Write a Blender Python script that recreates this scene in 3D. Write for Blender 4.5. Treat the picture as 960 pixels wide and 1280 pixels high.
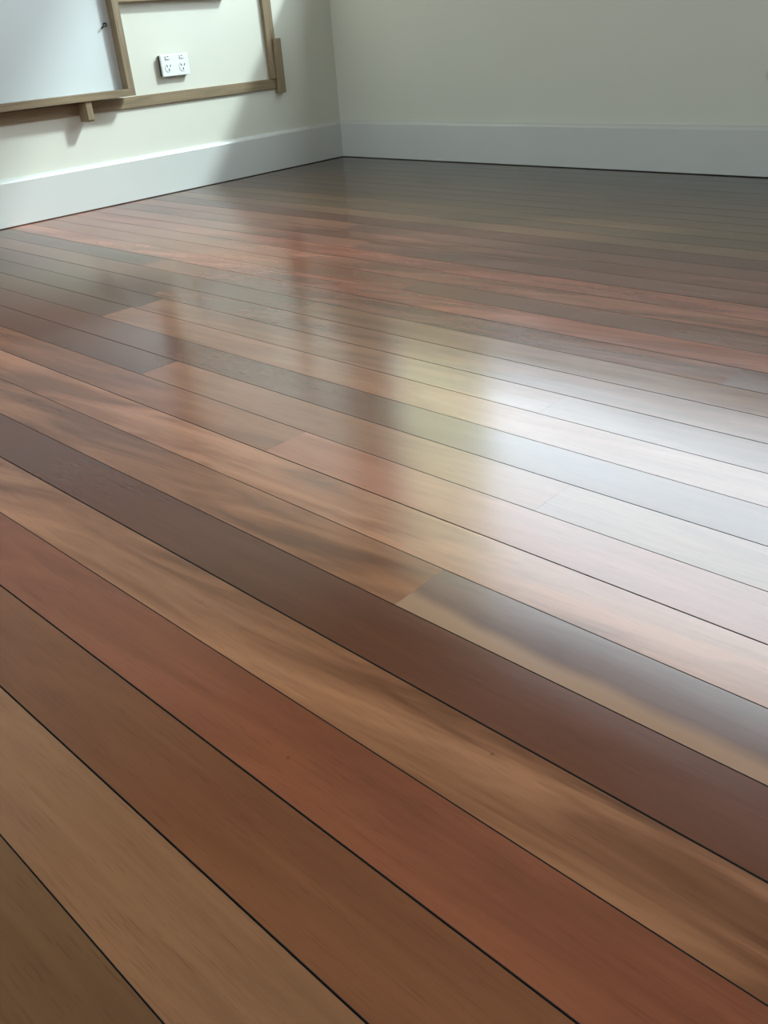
import bpy, bmesh, math, random
from mathutils import Matrix, Vector

scene = bpy.context.scene
col = scene.collection
for o in list(bpy.data.objects):
    bpy.data.objects.remove(o, do_unlink=True)

# ------------------------------------------------------------------ camera
cd = bpy.data.cameras.new('camera')
cam = bpy.data.objects.new('camera', cd)
col.objects.link(cam)
CR = Vector((0.7318018, 0.6777414, -0.0716431))
CDN = Vector((0.2921470, -0.4069386, -0.8654774))
CF = Vector((-0.6157242, 0.6124276, -0.4957986))
mw = Matrix.Identity(4)
for r in range(3):
    mw[r][0] = CR[r]; mw[r][1] = -CDN[r]; mw[r][2] = -CF[r]
mw[0][3], mw[1][3], mw[2][3] = 0.0, 0.0, 0.52
cam.matrix_world = mw
cd.sensor_fit = 'HORIZONTAL'
cd.sensor_width = 36.0
cd.lens = 36.0 * 1065.44 / 960.0
cd.clip_start = 0.01
scene.camera = cam

# ------------------------------------------------------------------ world (bright overcast sky)
world = bpy.data.worlds.new('world')
scene.world = world
world.use_nodes = True
bg = world.node_tree.nodes['Background']
bg.inputs['Color'].default_value = (0.83, 0.91, 1.02, 1)
bg.inputs['Strength'].default_value = 6.3

# hazy sun coming in over the window sill
sd = bpy.data.lights.new('sun', 'SUN')
sd.energy = 3.5
sd.angle = math.radians(5)
sd.color = (0.82, 0.95, 1.0)
sun = bpy.data.objects.new('sun', sd)
col.objects.link(sun)
sun.rotation_euler = Vector((-1.0, -1.0, -1.19)).to_track_quat('-Z', 'Y').to_euler()
sun.location = (2, 6, 5)

# ------------------------------------------------------------------ view
vs = scene.view_settings
vs.view_transform = 'Standard'
vs.look = 'None'
vs.gamma = 1.0
vs.use_curve_mapping = False
vs.exposure = 0.2

# room dimensions (metres)
XL, YF = -3.054, 2.964          # faces of the skirting boards
TB = 0.018                      # skirting thickness
XW, YW = XL - TB, YF + TB       # faces of the two walls in view
XR, YN, ZC = 1.5, -1.7, 2.7     # right wall, wall behind the camera, ceiling
WX0, WX1, WZ0, WZ1 = -2.935, -0.05, 0.84, 2.28     # window opening in the far wall

NX0, NX1, NZ0, NZ1 = -1.95, 0.65, 0.85, 2.20        # unseen window added behind the camera as fill
# window portal (guides light sampling through the opening)
def portal(name, loc, direction, sx, sy):
    d = bpy.data.lights.new(name, 'AREA')
    d.shape = 'RECTANGLE'; d.size = sx; d.size_y = sy
    d.cycles.is_portal = True
    o = bpy.data.objects.new(name, d)
    col.objects.link(o)
    o.location = loc
    o.rotation_euler = Vector(direction).to_track_quat('-Z', 'Z').to_euler()
portal('window_portal', ((WX0+WX1)/2, YW+0.125, (WZ0+WZ1)/2), (0, -1, 0), WX1-WX0, WZ1-WZ0)

portal('fill_window_portal', ((NX0+NX1)/2, YN-0.125, (NZ0+NZ1)/2), (0, 1, 0), NX1-NX0, NZ1-NZ0)

# ------------------------------------------------------------------ helpers
def lin(c):
    return tuple(((v/255)/12.92 if v/255 <= .04045 else ((v/255+.055)/1.055)**2.4) for v in c)

def box(bm, x0, x1, y0, y1, z0, z1, bev=0.0):
    vsx = [bm.verts.new((x, y, z)) for x in (x0, x1) for y in (y0, y1) for z in (z0, z1)]
    F = [(0,1,3,2), (4,6,7,5), (0,4,5,1), (2,3,7,6), (0,2,6,4), (1,5,7,3)]
    fs = [bm.faces.new([vsx[i] for i in f]) for f in F]
    if bev > 0:
        es = list({e for f in fs for e in f.edges})
        bmesh.ops.bevel(bm, geom=es, offset=bev, segments=2, profile=0.6, affect='EDGES')

def cyl(bm, c, axis, r, h, n=20):
    rot = Vector((0, 0, 1)).rotation_difference(Vector(axis)).to_matrix().to_4x4()
    bmesh.ops.create_cone(bm, cap_ends=True, segments=n, radius1=r, radius2=r, depth=h,
                          matrix=Matrix.Translation(c) @ rot)

def tube(bm, pts, r, n=8):
    rings = []
    for i, p in enumerate(pts):
        p = Vector(p)
        a = Vector(pts[max(0, i-1)]); b = Vector(pts[min(len(pts)-1, i+1)])
        t = (b - a).normalized()
        u = t.cross(Vector((1, 0.2, 0.1))).normalized(); v = t.cross(u)
        rings.append([bm.verts.new(p + r*(math.cos(2*math.pi*k/n)*u + math.sin(2*math.pi*k/n)*v)) for k in range(n)])
    for a, b in zip(rings, rings[1:]):
        for k in range(n):
            bm.faces.new((a[k], a[(k+1) % n], b[(k+1) % n], b[k]))
    bm.faces.new(list(reversed(rings[0]))); bm.faces.new(rings[-1])

def world_loc(o):
    v = Vector((0, 0, 0))
    while o:
        v = v + o.location; o = o.parent
    return v

def obj(name, bm, mat, parent=None, origin=None, smooth=False):
    bmesh.ops.recalc_face_normals(bm, faces=bm.faces)
    me = bpy.data.meshes.new(name)
    if origin is not None:
        bmesh.ops.translate(bm, verts=bm.verts, vec=-Vector(origin))
    bm.to_mesh(me); bm.free()
    if smooth:
        for p in me.polygons: p.use_smooth = True
    o = bpy.data.objects.new(name, me)
    col.objects.link(o)
    if mat: me.materials.append(mat)
    if parent:
        o.parent = parent
        if origin is not None:
            o.location = Vector(origin) - world_loc(parent)
        else:
            o.location = -world_loc(parent)
    elif origin is not None:
        o.location = origin
    return o

def thing(name, loc, label, cat, group=None):
    o = bpy.data.objects.new(name, None)
    o.empty_display_size = 0.05
    col.objects.link(o); o.location = loc
    o['label'] = label; o['category'] = cat
    if group: o['group'] = group
    return o

def struct(name, bm, mat, parent=None):
    o = obj(name, bm, mat, parent)
    if parent is None: o['kind'] = 'structure'
    return o

# ------------------------------------------------------------------ materials
class NT:
    def __init__(s, name):
        s.m = bpy.data.materials.new(name); s.m.use_nodes = True
        s.t = s.m.node_tree; s.n = s.t.nodes; s.b = s.n['Principled BSDF']
    def node(s, typ, **kw):
        n = s.n.new(typ)
        for k, v in kw.items(): setattr(n, k, v)
        return n
    def link(s, a, b): s.t.links.new(a, b)
    def val(s, inp, v):
        if hasattr(v, 'is_output'): s.link(v, inp)
        else: inp.default_value = v
    def math(s, op, a, b=0.0, clamp=False):
        n = s.node('ShaderNodeMath', operation=op); n.use_clamp = clamp
        s.val(n.inputs[0], a); s.val(n.inputs[1], b)
        return n.outputs[0]
    def noise(s, vec, scale, detail=3, rough=.5, dist=0.0):
        n = s.node('ShaderNodeTexNoise')
        s.link(vec, n.inputs['Vector'])
        n.inputs['Scale'].default_value = scale; n.inputs['Detail'].default_value = detail
        n.inputs['Roughness'].default_value = rough; n.inputs['Distortion'].default_value = dist
        return n.outputs['Fac']
    def ramp(s, fac, stops):
        n = s.node('ShaderNodeValToRGB')
        e = n.color_ramp.elements
        while len(e) < len(stops): e.new(.5)
        for i, (p, c) in enumerate(stops):
            e[i].position = p; e[i].color = (*c, 1) if len(c) == 3 else c
        s.link(fac, n.inputs[0])
        return n.outputs[0]
    def mix(s, mode, fac, a, b):
        n = s.node('ShaderNodeMix', data_type='RGBA', blend_type=mode)
        s.val(n.inputs[0], fac)
        for i, v in ((6, a), (7, b)):
            if hasattr(v, 'is_output'): s.link(v, n.inputs[i])
            else: n.inputs[i].default_value = (*v, 1) if len(v) == 3 else v
        return n.outputs[2]
    def mapping(s, vec, scale=(1,1,1), rot=(0,0,0)):
        n = s.node('ShaderNodeMapping')
        s.link(vec, n.inputs[0])
        n.inputs['Scale'].default_value = scale; n.inputs['Rotation'].default_value = rot
        return n.outputs[0]
    def bump(s, h, strength, dist):
        n = s.node('ShaderNodeBump')
        n.inputs['Strength'].default_value = strength; n.inputs['Distance'].default_value = dist
        s.link(h, n.inputs['Height'])
        return n.outputs[0]

def mat_paint(name, rgb, rough=.55, mottle=.03, bump=.15, scale=3.0, mark=None):
    t = NT(name)
    pos = t.node('ShaderNodeNewGeometry').outputs['Position']
    n = t.noise(pos, scale, 4, .55)
    lo = tuple(v*(1-mottle) for v in rgb); hi = tuple(min(1, v*(1+mottle)) for v in rgb)
    c = t.ramp(n, [(.3, lo), (.7, hi)])
    if mark:     # a faint patched spot in the plaster
        (mx, my, mz), r, mc = mark
        v = t.node('ShaderNodeVectorMath', operation='DISTANCE')
        t.link(pos, v.inputs[0]); v.inputs[1].default_value = (mx, my, mz)
        d = t.math('ADD', v.outputs['Value'], t.math('MULTIPLY', t.noise(pos, 40, 2), .008))
        f = t.ramp(d, [(0, (.8,)*3), (r*.75, (.75,)*3), (r*1.15, (0,)*3)])
        c = t.mix('MIX', f, c, mc)
    t.link(c, t.b.inputs['Base Color'])
    t.b.inputs['Roughness'].default_value = rough
    t.link(t.bump(t.noise(pos, 260, 3), bump, .0006), t.b.inputs['Normal'])
    return t.m

def mat_floor():
    """timber board: base tint, figure strength and seed come from each board itself"""
    t = NT('polished_timber_board')
    pos = t.node('ShaderNodeNewGeometry').outputs['Position']
    info = t.node('ShaderNodeObjectInfo')
    def attr(nm):
        n = t.node('ShaderNodeAttribute'); n.attribute_type = 'OBJECT'; n.attribute_name = nm
        return n.outputs['Fac']
    seed, fig, sap = attr('seed'), attr('figure'), attr('sapwood')
    off = t.node('ShaderNodeCombineXYZ')
    t.link(t.math('MULTIPLY', seed, 13.7), off.inputs[0]); t.link(t.math('MULTIPLY', seed, 7.3), off.inputs[1])
    t.link(seed, off.inputs[2])
    add = t.node('ShaderNodeVectorMath', operation='ADD')
    t.link(pos, add.inputs[0]); t.link(off.outputs[0], add.inputs[1])
    v = add.outputs[0]
    # broad figure: long streaks running slightly across the board
    broad = t.noise(t.mapping(t.mapping(v, (1, 1, 1), (0, 0, math.radians(-5))), (3.0, 24, 1)), 1.0, 3, .55, .7)
    fine = t.noise(t.mapping(v, (5, 190, 1)), 1.0, 3, .6, .3)
    pores = t.noise(t.mapping(v, (26, 620, 1)), 1.0, 2, .6)
    cloud = t.noise(t.mapping(v, (1.6, 6, 1)), 1.0, 3, .5)
    b1 = t.ramp(broad, [(.34, (.50, .40, .33)), (.46, (.84, .77, .72)), (.56, (1.12, 1.12, 1.12)), (.68, (1.42, 1.46, 1.48))])
    c = t.mix('MULTIPLY', fig, info.outputs['Color'], b1)
    c = t.mix('MULTIPLY', 1.0, c, t.ramp(fine, [(.3, (.94, .93, .92)), (.7, (1.05, 1.055, 1.06))]))
    c = t.mix('MULTIPLY', 1.0, c, t.ramp(cloud, [(.3, (.88, .87, .86)), (.7, (1.12, 1.13, 1.13))]))
    c = t.mix('MULTIPLY', .6, c, t.ramp(pores, [(.30, (.72, .68, .65)), (.42, (1, 1, 1))]))
    # pale sapwood along one edge of a board
    loc = t.node('ShaderNodeTexCoord').outputs['Object']
    sep = t.node('ShaderNodeSeparateXYZ'); t.link(loc, sep.inputs[0])
    edge = t.math('ADD', sep.outputs[1], t.math('MULTIPLY', t.math('SUBTRACT', t.noise(t.mapping(v, (5, 1, 1)), 1.0, 2), .5), .05))
    edge = t.math('ADD', edge, t.math('MULTIPLY', sep.outputs[0], .03))
    sw = t.ramp(edge, [(.020, (1, 1, 1)), (.034, (0, 0, 0))])
    c = t.mix('MIX', t.math('MULTIPLY', sw, sap), c, (.44, .235, .135))
    # small nail / borer specks
    vor = t.node('ShaderNodeTexVoronoi'); vor.inputs['Scale'].default_value = 13
    t.link(v, vor.inputs['Vector'])
    sp = t.ramp(vor.outputs['Distance'], [(0, (.35, .3, .28)), (.016, (.45, .4, .36)), (.03, (1, 1, 1))])
    c = t.mix('MULTIPLY', .55, c, sp)
    t.link(c, t.b.inputs['Base Color'])
    t.b.inputs['Roughness'].default_value = .5
    t.b.inputs['Specular IOR Level'].default_value = .0
    t.b.inputs['Coat Weight'].default_value = 1.0
    t.b.inputs['Coat IOR'].default_value = 1.74
    cr = t.ramp(t.noise(t.mapping(v, (4, 14, 1)), 1.0, 3), [(.3, (.165,)*3), (.7, (.215,)*3)])
    t.link(cr, t.b.inputs['Coat Roughness'])
    wav = t.noise(t.mapping(pos, (1.2, 7, 1)), 1.0, 2)
    t.link(t.bump(wav, .08, .006), t.b.inputs['Coat Normal'])
    t.link(t.bump(fine, .10, .0004), t.b.inputs['Normal'])
    return t.m

def mat_timber(name, rgb, axis='y', rough=.55):
    t = NT(name)
    pos = t.node('ShaderNodeNewGeometry').outputs['Position']
    sc = {'y': (90, 5, 90), 'z': (90, 90, 5), 'x': (5, 90, 90)}[axis]
    g = t.noise(t.mapping(pos, sc), 1.0, 4, .6, .4)
    d = tuple(v*.72 for v in rgb); h = tuple(v*1.2 for v in rgb)
    t.link(t.ramp(g, [(.3, d), (.7, h)]), t.b.inputs['Base Color'])
    t.b.inputs['Roughness'].default_value = rough
    t.link(t.bump(g, .25, .0008), t.b.inputs['Normal'])
    return t.m

def mat_plain(name, rgb, rough=.4, metal=0.0, noise=.04):
    t = NT(name)
    pos = t.node('ShaderNodeNewGeometry').outputs['Position']
    n = t.noise(pos, 60, 3)
    t.link(t.ramp(n, [(.3, tuple(v*(1-noise) for v in rgb)), (.7, tuple(v*(1+noise) for v in rgb))]), t.b.inputs['Base Color'])
    t.b.inputs['Roughness'].default_value = rough
    t.b.inputs['Metallic'].default_value = metal
    return t.m

def mat_pane():
    m = bpy.data.materials.new('window_pane'); m.use_nodes = True
    nt = m.node_tree; nt.nodes.clear()
    out = nt.nodes.new('ShaderNodeOutputMaterial'); mx = nt.nodes.new('ShaderNodeMixShader')
    tr = nt.nodes.new('ShaderNodeBsdfTransparent'); gl = nt.nodes.new('ShaderNodeBsdfGlossy')
    gl.inputs['Roughness'].default_value = .01
    tr.inputs[0].default_value = (.95, .98, .96, 1)
    mx.inputs[0].default_value = .05
    nt.links.new(tr.outputs[0], mx.inputs[1]); nt.links.new(gl.outputs[0], mx.inputs[2]); nt.links.new(mx.outputs[0], out.inputs[0])
    return m

M_WALL = mat_paint('cream_wall_paint', (.70, .695, .605), .6, .02, .12, 1.7)
M_WALLF = mat_paint('cream_wall_paint_far', (.70, .695, .605), .6, .02, .12, 1.7,
                    mark=((-1.145, YW, 0.296), .022, (.55, .52, .42)))
M_WALLB = mat_paint('dark_unseen_wall', (.40, .36, .30), .6)  # unseen walls toned dark to cut bounce light
M_CEIL = mat_paint('dark_unseen_ceiling', (.42, .38, .32), .7)  # ceiling out of view, darkened to reduce haze on the floor
M_SKIRT = mat_paint('white_gloss_skirting_paint', (.64, .645, .62), .32, .02, .06)
M_FLOOR = mat_floor()
M_GAP = mat_plain('dark_gap', (.018, .013, .010), .9)
M_TIMB = mat_timber('oiled_timber_along', (.265, .195, .115), 'y')
M_TIMBV = mat_timber('oiled_timber_upright', (.265, .195, .115), 'z')
M_BOARD = mat_paint('white_panel_paint', (.67, .71, .71), .4, .015, .05)
M_PLAST = mat_plain('white_plastic', (.84, .86, .85), .3)
M_BLACK = mat_plain('black_hole', (.012, .013, .013), .6)
M_DKPL = mat_plain('shade_dark_block', (.045, .05, .048), .5)  # dark colour stands in for the shadow beside the socket plate
M_HOOK = mat_plain('black_metal', (.02, .022, .024), .35, .6)
M_PANE = mat_pane()
M_OUTW = mat_paint('yellow_reflection_tint', (.66, .61, .40), .6, .05)  # colour of the added wall that yellows the floor reflection
M_GRASS = mat_plain('outdoor_grass', (.10, .14, .05), .9, 0, .3)

# ------------------------------------------------------------------ the room shell
WT = 0.12
bm = bmesh.new(); box(bm, XW-WT, XW, YN-WT, YW+WT, -.05, ZC)
struct('wall_left', bm, M_WALL)
bm = bmesh.new()
box(bm, XW, WX0, YW, YW+WT, -.05, ZC); box(bm, WX1, XR, YW, YW+WT, -.05, ZC)
box(bm, WX0, WX1, YW, YW+WT, -.05, WZ0); box(bm, WX0, WX1, YW, YW+WT, WZ1, ZC)
struct('wall_far', bm, M_WALLF)
bm = bmesh.new(); box(bm, XR, XR+WT, YN-WT, YW+WT, -.05, ZC)
struct('wall_right', bm, M_WALLB)
bm = bmesh.new()
box(bm, XW, NX0, YN-WT, YN, -.05, ZC); box(bm, NX1, XR, YN-WT, YN, -.05, ZC)
box(bm, NX0, NX1, YN-WT, YN, -.05, NZ0); box(bm, NX0, NX1, YN-WT, YN, NZ1, ZC)
struct('wall_near', bm, M_WALLB)
bm = bmesh.new(); box(bm, XW-WT, XR+WT, YN-WT, YW+WT, ZC, ZC+.1)
struct('ceiling', bm, M_CEIL)

def skirting(name, a, b, inward):
    """profile swept between two floor points along the wall face; inward = unit normal into the room"""
    bm = bmesh.new()
    prof = [(0, .003), (TB, .003), (TB, .140), (TB-.004, .1465), (TB-.0095, .1505), (.0015, .1525), (0, .1525)]
    rings = [[bm.verts.new((p[0] + inward[0]*d, p[1] + inward[1]*d, z)) for d, z in prof] for p in (a, b)]
    n = len(prof)
    for k in range(n):
        bm.faces.new((rings[0][k], rings[0][(k+1) % n], rings[1][(k+1) % n], rings[1][k]))
    bm.faces.new(rings[0]); bm.faces.new(list(reversed(rings[1])))
    return struct(name, bm, M_SKIRT)
skirting('baseboard_left', (XW, YN), (XW, YW), (1, 0))
skirting('baseboard_far', (XW+TB, YW), (XR-TB, YW), (0, -1))
skirting('baseboard_right', (XR, YN+TB), (XR, YW-TB), (-1, 0))
skirting('baseboard_near', (XW+TB, YN), (XR-TB, YN), (0, 1))

# window above the frame in the far wall
bm = bmesh.new(); fw = .05
y0, y1 = YW+.03, YW+.10
box(bm, WX0, WX0+fw, y0, y1, WZ0, WZ1); box(bm, WX1-fw, WX1, y0, y1, WZ0, WZ1)
box(bm, WX0+fw, WX1-fw, y0, y1, WZ0, WZ0+fw*.6); box(bm, WX0+fw, WX1-fw, y0, y1, WZ1-fw, WZ1)
win = struct('window_1', bm, M_SKIRT)
bm = bmesh.new(); box(bm, WX0-.04, WX1+.05, YF-.07, YW+.03, WZ0-.022, WZ0+.003, .004); obj('window_sill', bm, M_SKIRT, win)
bm = bmesh.new(); box(bm, -.62, -.58, y0, y1, WZ0+fw*.6, WZ1-fw); obj('mullion', bm, M_SKIRT, win)
for a, b in ((WX0+fw, -.62), (-.58, WX1-fw)):
    bm = bmesh.new(); box(bm, a, b, YW+.062, YW+.066, WZ0+fw*.6, WZ1-fw); obj('pane', bm, M_PANE, win)

# added window behind the camera, lets in fill light
bm = bmesh.new()
y0, y1 = YN-.10, YN-.03
box(bm, NX0, NX0+fw, y0, y1, NZ0, NZ1); box(bm, NX1-fw, NX1, y0, y1, NZ0, NZ1)
box(bm, NX0+fw, NX1-fw, y0, y1, NZ0, NZ0+fw); box(bm, NX0+fw, NX1-fw, y0, y1, NZ1-fw, NZ1)
fill_win = struct('fill_window', bm, M_SKIRT)
bm = bmesh.new(); box(bm, NX0-.04, NX1+.04, YN-.03, YN+.06, NZ0-.022, NZ0+.003, .004); obj('window_sill', bm, M_SKIRT, fill_win)
bm = bmesh.new(); box(bm, NX0+fw, NX1-fw, YN-.066, YN-.062, NZ0+fw, NZ1-fw); obj('pane', bm, M_PANE, fill_win)

# outdoors beyond the window, seen only as a reflection in the floor
bm = bmesh.new(); box(bm, -30, 30, YW+WT+.02, 40, -.75, -.65)
struct('ground', bm, M_GRASS)
bm = bmesh.new(); box(bm, -6.2, -4.0, 3.4, 5.3, -.65, 4.6)  # unseen wall, added to tint the reflection yellow
struct('reflection_tint_wall', bm, M_OUTW)

# ------------------------------------------------------------------ the timber floor
bm = bmesh.new(); box(bm, XW, XR, YN, YW, -.06, -.021)
floor = struct('floor', bm, M_GAP)
PITCH, Y0 = 0.52*0.1564, 0.52*0.193
GAIN = (1.47, 1.18, 1.04)
# row: [(end x of board, tint as seen (sRGB), figure)], left to right; None = to the right wall
OL, DK, BR, RD, TN, PK, GT = (96,72,50), (98,66,48), (112,76,54), (124,74,56), (142,106,78), (150,100,80), (128,104,82)
ROWS = {  # far rows and left-hand boards toned darker to dim the light there
 -2: [(-.9, BR, .3), (None, TN, .4)],
 -1: [(.35, (97,73,50), .25), (None, DK, .3)],
  0: [(.6, (126,96,71), .30), (None, BR, .3)],
  1: [(.9, (110,72,48), .2), (None, TN, .3)],
  2: [(None, (122,75,54), .35)],
  3: [(None, (127,92,68), 1.0)],
  4: [(.5, (89,51,33), .18), (None, RD, .2)],
  5: [(-.506, (131,93,68), .85), (.9, (103,76,68), .45, 1), (None, TN, .3)],
  6: [(-2.2, BR, .3), (.7, (148,108,84), .8), (None, DK, .3)],
  7: [(-.905, (132,92,70), .5), (1.1, (152,104,84), .35), (None, TN, .3)],
  8: [(-1.35, (100,66,49), .25), (-.5, (135,94,71), .3), (None, (132,103,81), .4)],
  9: [(.3, (103,66,49), .20), (None, TN, .3)],
 10: [(-1.76, (96,69,51), .3), (.0, (143,103,79), .35), (None, TN, .3)],
 11: [(-1.75, (89,64,48), .3), (-.66, (133,98,77), .45), (None, (120,92,75), .3)],
 12: [(-1.82, (91,65,51), .3), (None, (117,84,65), .5)],
 13: [(-1.40, (104,76,60), .4), (.4, (120,91,71), .35), (None, BR, .4)],
 14: [(-2.1, (78,56,46), .3), (-.488, (112,78,63), .80), (None, (92,66,57), .3)],
 15: [(None, (131,86,70), .85)],
 16: [(-1.3, (120,80,62), .3), (None, (100,69,55), .25)],
 17: [(None, (117,80,66), .60)],
 18: [(None, (119,77,65), .60)],
 19: [(-1.7, (105,72,61), .4), (None, (91,62,55), .6)],
 20: [(None, (92,62,53), .80)],
 21: [(-1.9, (102,72,59), .4), (None, (86,60,52), .3)],
 22: [(None, (72,47,40), .2)],
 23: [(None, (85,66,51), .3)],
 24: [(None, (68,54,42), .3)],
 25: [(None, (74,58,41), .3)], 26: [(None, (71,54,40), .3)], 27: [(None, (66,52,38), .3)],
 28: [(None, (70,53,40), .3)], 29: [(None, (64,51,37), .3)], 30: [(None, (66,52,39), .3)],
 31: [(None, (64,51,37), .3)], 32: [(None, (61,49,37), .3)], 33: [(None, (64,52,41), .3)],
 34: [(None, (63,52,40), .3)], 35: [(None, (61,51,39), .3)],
}
rnd = random.Random(7)
TONES = [OL, DK, BR, RD, TN, PK, GT]

def board(x0, x1, ya, yb, tint, fig, sap):
    """one tongue-and-groove board: box with eased top edges, its origin at the left end"""
    w, L, e, c = yb-ya, x1-x0, .0003, .0003
    t = rnd.uniform(-.00010, .00010)
    P = [(0,0,-.02), (L,0,-.02), (L,w,-.02), (0,w,-.02),
         (0,0,-c+t), (L,0,-c+t), (L,w,-c+t), (0,w,-c+t),
         (e*.05,e,t), (L-e*.05,e,t), (L-e*.05,w-e,t), (e*.05,w-e,t)]
    F = [(3,2,1,0)] + [(a, (a+1) % 4, 4+(a+1) % 4, 4+a) for a in range(4)] + \
        [(4+a, 4+(a+1) % 4, 8+(a+1) % 4, 8+a) for a in range(4)] + [(8,9,10,11)]
    me = bpy.data.meshes.new('floor_board'); me.from_pydata(P, [], F); me.update()
    me.materials.append(M_FLOOR); me.materials.append(M_GAP)   # edges coloured dark to kill highlights along the seams
    for p in me.polygons: p.material_index = 0 if p.index == len(F)-1 else 1
    o = bpy.data.objects.new('floor_board', me); col.objects.link(o)
    o.parent = floor; o.location = (x0, ya, 0)
    l = lin(tint)
    o.color = (*(min(.9, a*b) for a, b in zip(l, GAIN)), 1)
    o['seed'] = rnd.uniform(0, 10); o['figure'] = float(fig); o['sapwood'] = float(sap)

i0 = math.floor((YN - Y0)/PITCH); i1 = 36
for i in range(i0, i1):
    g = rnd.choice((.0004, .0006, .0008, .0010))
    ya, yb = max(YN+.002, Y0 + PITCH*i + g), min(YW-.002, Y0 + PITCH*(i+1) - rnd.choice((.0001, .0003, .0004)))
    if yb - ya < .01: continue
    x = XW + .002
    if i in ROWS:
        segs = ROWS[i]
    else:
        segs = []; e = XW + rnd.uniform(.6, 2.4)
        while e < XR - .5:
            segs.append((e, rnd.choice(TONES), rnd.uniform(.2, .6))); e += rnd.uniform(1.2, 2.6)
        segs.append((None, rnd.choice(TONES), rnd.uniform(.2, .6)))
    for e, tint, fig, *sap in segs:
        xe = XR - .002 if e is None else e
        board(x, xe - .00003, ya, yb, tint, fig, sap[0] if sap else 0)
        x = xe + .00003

# ------------------------------------------------------------------ things on the left wall
# timber rail with upright post, fixed to the wall
wf = thing('batten_frame', (XW, 2.6, .30), 'brown timber rail and upright post fixed to the wall below the white socket', 'batten')
bm = bmesh.new(); box(bm, XW, XL-.008, .55, 2.618, .317, .354, .0012); obj('rail', bm, M_TIMB, wf)
bm = bmesh.new(); box(bm, XW, XL-.002, 2.592, 2.619, .3542, 1.15, .0012); obj('post', bm, M_TIMBV, wf)
bm = bmesh.new(); box(bm, XW, XL-.010, 2.619, 2.642, .50, 1.15, .0012); obj('post_strip', bm, M_TIMBV, wf)
bm = bmesh.new(); box(bm, XW, XL+.004, 2.619, 2.660, .299, .50, .0015); obj('post_block', bm, M_TIMBV, wf)

# short cleat at the top edge
bm = bmesh.new(); box(bm, XW, XL+.012, 1.10, 2.41, .652, .70, .0015)
o = obj('timber_cleat', bm, M_TIMB, None, (XW, 1.75, .652))
o['label'] = 'dark horizontal timber cleat on the wall above the white socket, at the top edge'; o['category'] = 'cleat'

# framed white panel standing on the support block
fp = thing('framed_panel', (XL+.03, 1.2, .360), 'white panel in a brown timber frame standing off the left wall', 'panel')
PX0, PX1, PX2 = XL+.010, XL+.020, XL+.057
bm = bmesh.new(); box(bm, PX0, PX1, .60, 1.899, .362, 1.15, .001); obj('panel_board', bm, M_BOARD, fp)
bm = bmesh.new(); box(bm, PX1, PX2, .60, 1.896, .360, .3833, .0012); obj('bottom_bar', bm, M_TIMB, fp)
bm = bmesh.new(); box(bm, PX1, PX2, 1.869, 1.896, .3835, 1.127, .0012); obj('stile', bm, M_TIMBV, fp)
bm = bmesh.new(); box(bm, PX1, PX2, .60, .626, .3835, 1.127, .0012); obj('stile', bm, M_TIMBV, fp)
bm = bmesh.new(); box(bm, PX1, PX2, .60, 1.896, 1.1272, 1.15, .0012); obj('top_bar', bm, M_TIMB, fp)
bm = bmesh.new()
tube(bm, [(PX1, 1.850, .589), (PX1+.008, 1.849, .589), (PX1+.010, 1.838, .583), (PX1+.009, 1.826, .575)], .0022)
box(bm, PX1, PX1+.004, 1.842, 1.852, .581, .593, .0008)
h = obj('hook', bm, M_HOOK, fp); h['label'] = 'small black hook'

# support block under the panel
bm = bmesh.new()
pr = [(XL-.008, .360), (XL+.050, .360), (XL+.050, .301), (XL+.044, .295), (XL-.008, .295)]
ra = [bm.verts.new((a, 1.692, b)) for a, b in pr]; rb = [bm.verts.new((a, 1.715, b)) for a, b in pr]
for k in range(5): bm.faces.new((ra[k], ra[(k+1) % 5], rb[(k+1) % 5], rb[k]))
bm.faces.new(list(reversed(ra))); bm.faces.new(rb)
o = obj('support_block', bm, M_TIMBV, None, (XL-.008, 1.703, .295))
o['label'] = 'small brown wooden block under the framed white panel, fixed to the rail'; o['category'] = 'bracket'

# double power outlet
sk = thing('power_outlet', (XW, 2.124, .442), 'white double power socket on the left wall above the timber rail', 'power outlet')
SX = XL + .004
bm = bmesh.new(); box(bm, XW, SX-.008, 2.064, 2.184, .408, .476, .001); obj('mounting_block', bm, M_DKPL, sk)
bm = bmesh.new(); box(bm, SX-.008, SX, 2.062, 2.186, .406, .479, .0025); obj('cover_plate', bm, M_PLAST, sk)
for cy in (2.092, 2.156):
    bm = bmesh.new(); box(bm, SX, SX+.003, cy-.009, cy+.009, .4625, .4745, .001)
    rk = obj('rocker_switch', bm, M_PLAST, sk)
    bm = bmesh.new(); box(bm, SX+.003, SX+.0034, cy-.004, cy+.004, .4705, .4728); obj('switch_mark', bm, M_BLACK, rk)
    bm = bmesh.new(); cyl(bm, (SX+.0006, cy, .436), (1, 0, 0), .017, .0014, 24); fc = obj('socket_face', bm, M_PLAST, sk)
    for dy, dz, ang in ((-.0075, .005, 30), (.0075, .005, -30), (0, -.0085, 0)):
        bm = bmesh.new(); box(bm, -.0004, .0004, -.0014, .0014, -.0042, .0042)
        bmesh.ops.rotate(bm, verts=bm.verts, cent=(0, 0, 0), matrix=Matrix.Rotation(math.radians(ang), 3, 'X'))
        bmesh.ops.translate(bm, verts=bm.verts, vec=(SX+.0016, cy+dy, .436+dz))
        obj('pin_slot', bm, M_BLACK, fc)
